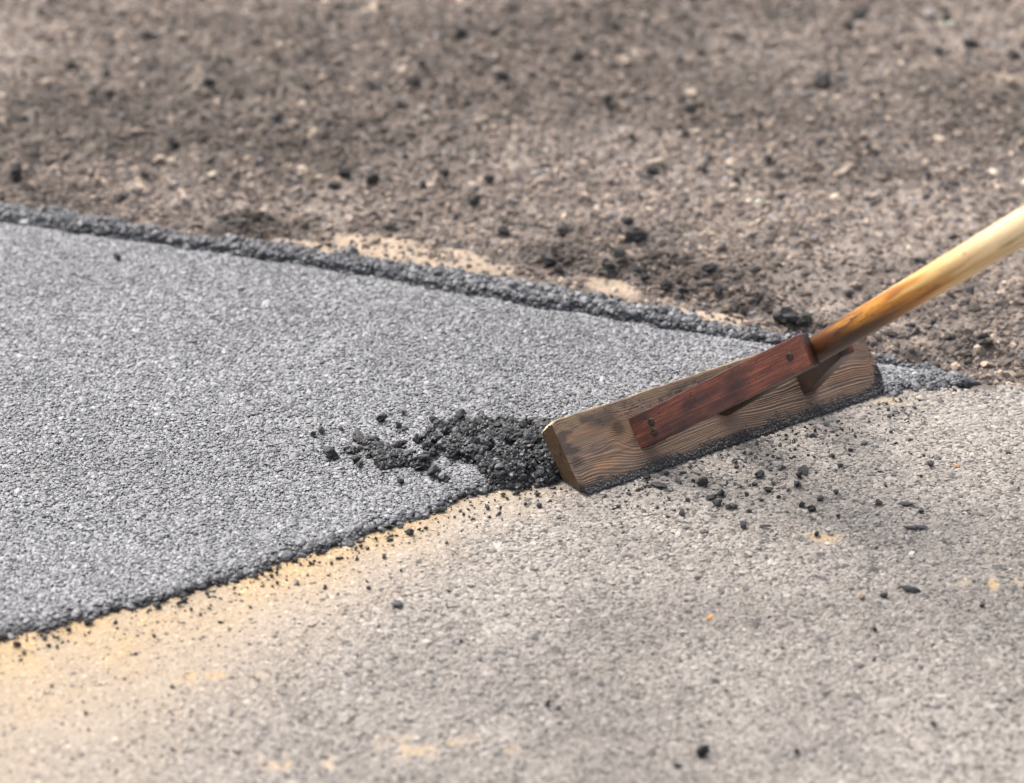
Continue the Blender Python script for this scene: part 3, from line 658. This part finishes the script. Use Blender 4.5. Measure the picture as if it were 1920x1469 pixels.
# braces: two reddish strips flaring from the handle to the board
hd = np.array([0, -math.cos(EL), math.sin(EL)])
C = base + (-dn) * 0.042 
def wood_red():
    m, N, L, b = ntree('red_brown_wood')
    tc = N.new('ShaderNodeTexCoord'); mp = N.new('ShaderNodeMapping'); mp.inputs['Scale'].default_value = (22, 560, 560)
    L.new(tc.outputs['Object'], mp.inputs['Vector'])
    nz = N.new('ShaderNodeTexNoise'); nz.inputs['Scale'].default_value = 1.0; nz.inputs['Detail'].default_value = 6; nz.inputs['Roughness'].default_value = 0.65
    L.new(mp.outputs[0], nz.inputs['Vector'])
    m2 = N.new('ShaderNodeMapping'); m2.inputs['Scale'].default_value = (24, 70, 70); L.new(tc.outputs['Object'], m2.inputs['Vector'])
    n2 = N.new('ShaderNodeTexNoise'); n2.inputs['Scale'].default_value = 1.0; n2.inputs['Detail'].default_value = 5; L.new(m2.outputs[0], n2.inputs['Vector'])
    r1 = N.new('ShaderNodeValToRGB'); e = r1.color_ramp.elements
    e[0].position = 0.22; e[0].color = (0.035, 0.015, 0.013, 1); e[1].position = 0.78; e[1].color = (0.38, 0.128, 0.056, 1)
    k = e.new(0.5); k.color = (0.140, 0.041, 0.027, 1)
    L.new(nz.outputs['Fac'], r1.inputs[0])
    r2 = N.new('ShaderNodeValToRGB'); e = r2.color_ramp.elements
    e[0].position = 0.44; e[0].color = (0, 0, 0, 1); e[1].position = 0.68; e[1].color = (0.8, 0.8, 0.8, 1)
    L.new(n2.outputs['Fac'], r2.inputs[0])
    mx = N.new('ShaderNodeMixRGB'); mx.inputs[2].default_value = (0.040, 0.018, 0.022, 1)
    L.new(r2.outputs[0], mx.inputs[0]); L.new(r1.outputs[0], mx.inputs[1])
    n3 = N.new('ShaderNodeTexNoise'); n3.inputs['Scale'].default_value = 300; n3.inputs['Detail'].default_value = 2; L.new(tc.outputs['Object'], n3.inputs['Vector'])
    r3 = N.new('ShaderNodeValToRGB'); e = r3.color_ramp.elements; e[0].position = 0.63; e[0].color = (0, 0, 0, 1); e[1].position = 0.70; e[1].color = (0.8, 0.8, 0.8, 1)
    L.new(n3.outputs['Fac'], r3.inputs[0])
    mx2 = N.new('ShaderNodeMixRGB'); mx2.inputs[2].default_value = (0.02, 0.014, 0.014, 1)
    L.new(r3.outputs[0], mx2.inputs[0]); L.new(mx.outputs[0], mx2.inputs[1])
    # tar stain that also paints shade into the lower half and inner side
    a = N.new('ShaderNodeAttribute'); a.attribute_name = 'tar'  # tar plus painted shade
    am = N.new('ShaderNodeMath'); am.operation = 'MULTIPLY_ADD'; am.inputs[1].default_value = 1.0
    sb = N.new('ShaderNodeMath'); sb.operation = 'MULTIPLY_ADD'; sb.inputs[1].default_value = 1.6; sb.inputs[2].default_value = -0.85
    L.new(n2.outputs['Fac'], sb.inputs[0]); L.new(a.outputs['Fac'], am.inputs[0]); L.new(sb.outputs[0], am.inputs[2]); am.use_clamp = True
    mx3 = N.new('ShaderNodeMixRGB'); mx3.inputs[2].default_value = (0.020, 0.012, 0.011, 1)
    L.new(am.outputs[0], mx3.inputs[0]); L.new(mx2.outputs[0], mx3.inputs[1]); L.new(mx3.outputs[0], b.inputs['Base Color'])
    b.inputs['Roughness'].default_value = 0.36; b.inputs['Specular IOR Level'].default_value = 0.5
    bp = N.new('ShaderNodeBump'); bp.inputs['Strength'].default_value = 0.35; bp.inputs['Distance'].default_value = 0.0006
    L.new(nz.outputs['Fac'], bp.inputs['Height']); L.new(bp.outputs[0], b.inputs['Normal'])
    return m
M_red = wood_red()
M_screw, N_, L_, b_ = ntree('screw_metal')
b_.inputs['Base Color'].default_value = (0.16, 0.135, 0.10, 1); b_.inputs['Metallic'].default_value = 0.75; b_.inputs['Roughness'].default_value = 0.5
nzz = N_.new('ShaderNodeTexNoise'); nzz.inputs['Scale'].default_value = 900; rpp = N_.new('ShaderNodeValToRGB')
tcc = N_.new('ShaderNodeTexCoord'); L_.new(tcc.outputs['Object'], nzz.inputs['Vector'])
rpp.color_ramp.elements[0].color = (0.02, 0.016, 0.013, 1); rpp.color_ramp.elements[1].color = (0.085, 0.072, 0.058, 1)
L_.new(nzz.outputs['Fac'], rpp.inputs[0]); L_.new(rpp.outputs[0], b_.inputs['Base Color'])
def screw_mesh(R0=0.0043):
    K, T = 15, 40
    rr = np.linspace(0, 1, K); th = np.linspace(0, 2 * math.pi, T, endpoint=False)
    RR, TH = np.meshgrid(rr, th, indexing='ij')
    X, Y = RR * np.cos(TH), RR * np.sin(TH)
    cross = np.maximum(((np.abs(X) < 0.13) & (np.abs(Y) < 0.56)), ((np.abs(Y) < 0.13) & (np.abs(X) < 0.56))).astype(float)
    Zz = 0.18 * (1 - RR ** 2) - 0.40 * cross
    Zz[-1] = -0.35
    me = grid_mesh('screw', X * R0, Y * R0, Zz * R0, None, False, True); me.materials.append(M_screw)
    return me
SCREW = screw_mesh()
WB, TB = 0.0335, 0.0150
def brace(side):
    u = np.array([side, 0, 0.])
    Lp = C + u * 0.103 + hd * 0.000; Pp = C + hd * 0.2045 + u * (0.0135 + TB * 0.5)
    ax = Pp - Lp; ln = np.linalg.norm(ax); ax /= ln
    wd = np.cross(np.array([1, 0, 0.]), hd)          # width of the strip, square to the brace triangle
    wd /= np.linalg.norm(wd)
    ot = np.cross(ax, wd); ot /= np.linalg.norm(ot)
    if ot @ u < 0: ot = -ot
    if np.cross(ax, wd) @ ot < 0: wd = -wd
    bm = bmesh.new()
    vs = {}
    ns_ = 40
    for i in range(ns_ + 1):
        for (a, c_) in ((-1, -1), (1, -1), (1, 1), (-1, 1)):
            # inner/outer long edges are cut on the board's plane at the lower end
            t0 = 0.0
            out = TB / 2 * c_
            k = (ot @ hd) / (ax @ hd)
            start = -out * k + 0.0006
            endx = ln + 0.004
            s = start + (endx - start) * i / ns_
            jx = 0.0004 * (f1(vn, s * 160, a * 3.1 + c_ * 7.7 + side) - 0.5) * 2
            vs[i, a, c_] = bm.verts.new((s, a * (WB / 2) + jx, out + jx * 0.5))
    cs = ((-1, -1), (1, -1), (1, 1), (-1, 1))
    for i in range(ns_):
        for j in range(4):
            p, q_ = cs[j], cs[(j + 1) % 4]
            bm.faces.new((vs[i, *p], vs[i, *q_], vs[i + 1, *q_], vs[i + 1, *p]))
    bm.faces.new([vs[0, *p] for p in cs][::-1]); bm.faces.new([vs[ns_, *p] for p in cs])
    bm.normal_update()
    es = [e for e in bm.edges if len(e.link_faces) == 2 and e.calc_face_angle() > 0.8]
    bmesh.ops.bevel(bm, geom=es, offset=0.0011, segments=2, affect='EDGES', profile=0.6)
    bmesh.ops.recalc_face_normals(bm, faces=bm.faces)
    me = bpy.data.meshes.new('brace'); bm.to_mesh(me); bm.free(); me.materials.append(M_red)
    cc = np.empty(len(me.vertices) * 3, np.float32); me.vertices.foreach_get('co', cc); cc = cc.reshape(-1, 3)
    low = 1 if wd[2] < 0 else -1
    tar = np.clip(0.25 + 0.25 * low * cc[:, 1] / (WB / 2), 0, 1) * 0.5 + 0.9 * (cc[:, 2] < 0)  # painted shade plus tar: grows towards the lower edge, strong on the inner side
    me.attributes.new('tar', 'FLOAT', 'POINT').data.foreach_set('value', tar.astype(np.float32))  # holds painted shade as well as tar
    o = link('brace', me, lute)
    Mx = Matrix.Identity(4)
    for r_ in range(3):
        Mx[r_][0], Mx[r_][1], Mx[r_][2], Mx[r_][3] = ax[r_], wd[r_], ot[r_], Lp[r_]
    o.matrix_local = Mx
    low = 1 if wd[2] < 0 else -1                     # which way along the width points down
    for (s, a, rz) in ((0.0225, -0.0035, 0.3), (0.0215, 0.0068, 1.1), (ln - 0.016, -0.001, 0.2)):
        sw = link('screw', SCREW, o); sw.location = (s, a * low, TB / 2 + 0.0006); sw.rotation_euler = (0, 0, rz)
    return o
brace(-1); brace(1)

# handle: tapered round pole, stained towards the head
HLN = 1.45
sv = np.concatenate([np.linspace(0.002, 0.75, 520), np.linspace(0.76, HLN, 60)])
th = np.linspace(0, 2 * math.pi, 72, endpoint=False)
SS, TT = np.meshgrid(sv, th, indexing='ij')
rad = np.interp(SS, [0, 0.20, 0.60, 1.2, 1.45], [0.0124, 0.0133, 0.0160, 0.0172, 0.0165]) 
rad = rad * (1 + 0.004 * (fbm(SS * 12, np.cos(TT) * 1.5, 301, 2) - 0.5)) + 0.00012 * (fbm(SS * 25, TT * 26, 303, 2) - 0.5)
rad[-1] *= 0.5
HX, HY, HZ = SS, rad * np.cos(TT), rad * np.sin(TT)
upd = np.sin(TT)                                     # local z is the upper side
sid = np.cos(TT)
grain = fbm(SS * 9, TT * 11 + 0.5 * fbm(SS * 10, TT, 305, 2), 307, 3)
hc = mix((0.60, 0.34, 0.105), (0.82, 0.56, 0.25), sstep(0.3, 0.7, grain))
hc = mix(hc, (0.86, 0.70, 0.45), 0.75 * sstep(0.40, 0.56, SS))
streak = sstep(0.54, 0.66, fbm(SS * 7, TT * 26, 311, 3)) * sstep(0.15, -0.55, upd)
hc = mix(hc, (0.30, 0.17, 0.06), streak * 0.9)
s_end = 0.385 + 0.18 * (fbm(TT * 1.3, SS * 0 + 2, 321, 3) - 0.5) - 0.075 * sstep(0.25, 0.9, upd) + 0.03 * (fbm(SS * 40, TT * 8, 323, 3) - 0.5)
lines = sstep(0.52, 0.70, fbm(SS * 4, TT * 55 + 2 * fbm(SS * 6, TT * 3, 353, 2), 355, 3))
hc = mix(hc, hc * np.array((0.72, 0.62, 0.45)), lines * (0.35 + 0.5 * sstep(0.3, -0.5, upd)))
st = sstep(s_end + 0.030, s_end - 0.015, SS)
hc = mix(hc, mix((0.50, 0.205, 0.022), (0.27, 0.085, 0.010), sstep(0.35, 0.7, fbm(SS * 22, TT * 12, 325, 4))), st * 0.92)
s2 = 0.252 + 0.12 * (fbm(TT * 2.1, SS * 10, 331, 3) - 0.5) 
hc = mix(hc, (0.075, 0.022, 0.007), sstep(s2 + 0.040, s2 - 0.015, SS) * 0.92)
hc = mix(hc, (0.03, 0.014, 0.008), sstep(0.205, 0.185, SS) * 0.9)
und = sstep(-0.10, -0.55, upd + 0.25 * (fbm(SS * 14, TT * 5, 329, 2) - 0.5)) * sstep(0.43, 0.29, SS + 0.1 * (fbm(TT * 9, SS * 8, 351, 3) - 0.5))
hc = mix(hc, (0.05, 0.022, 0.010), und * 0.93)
blot = sstep(0.56, 0.62, fbm(SS * 30, TT * 4, 361, 4)) * sstep(0.34, 0.24, SS)
hc = mix(hc, (0.03, 0.016, 0.010), blot * 0.85)
smear = sstep(0.50, 0.60, fbm(SS * 45, TT * 14, 341, 3)) * np.exp(-((SS - 0.285) / 0.035) ** 2) * np.exp(-((upd - 0.35) / 0.28) ** 2)
hc = mix(hc, (0.045, 0.025, 0.015), np.clip(smear * 1.2, 0, 0.9))
nick = sstep(0.80, 0.86, fbm(SS * 130 + 3 * np.sin(TT * 3), TT * 9 + SS * 31, 345, 2))
hc = mix(hc, (0.10, 0.06, 0.03), nick * 0.8)
M_handle = col_mat('pale_handle_wood', 0.36, 0.42, n_scale=1.0, n_amt=0.14, bump=0.15, bump_scale=1.0, stretch=(40, 700, 700), bdist=0.0004)
me = grid_mesh('handle', HX, HY, HZ, hc, True, True); me.materials.append(M_handle)
me.flip_normals()
handle = link('handle', me, lute)
zax = np.cross(hd, np.array([1, 0, 0.])); zax = zax if zax[2] > 0 else -zax
yax = np.cross(zax, hd)
Mx = Matrix.Identity(4)
for r_ in range(3):
    Mx[r_][0], Mx[r_][1], Mx[r_][2], Mx[r_][3] = hd[r_], yax[r_], zax[r_], C[r_]
handle.matrix_local = Mx
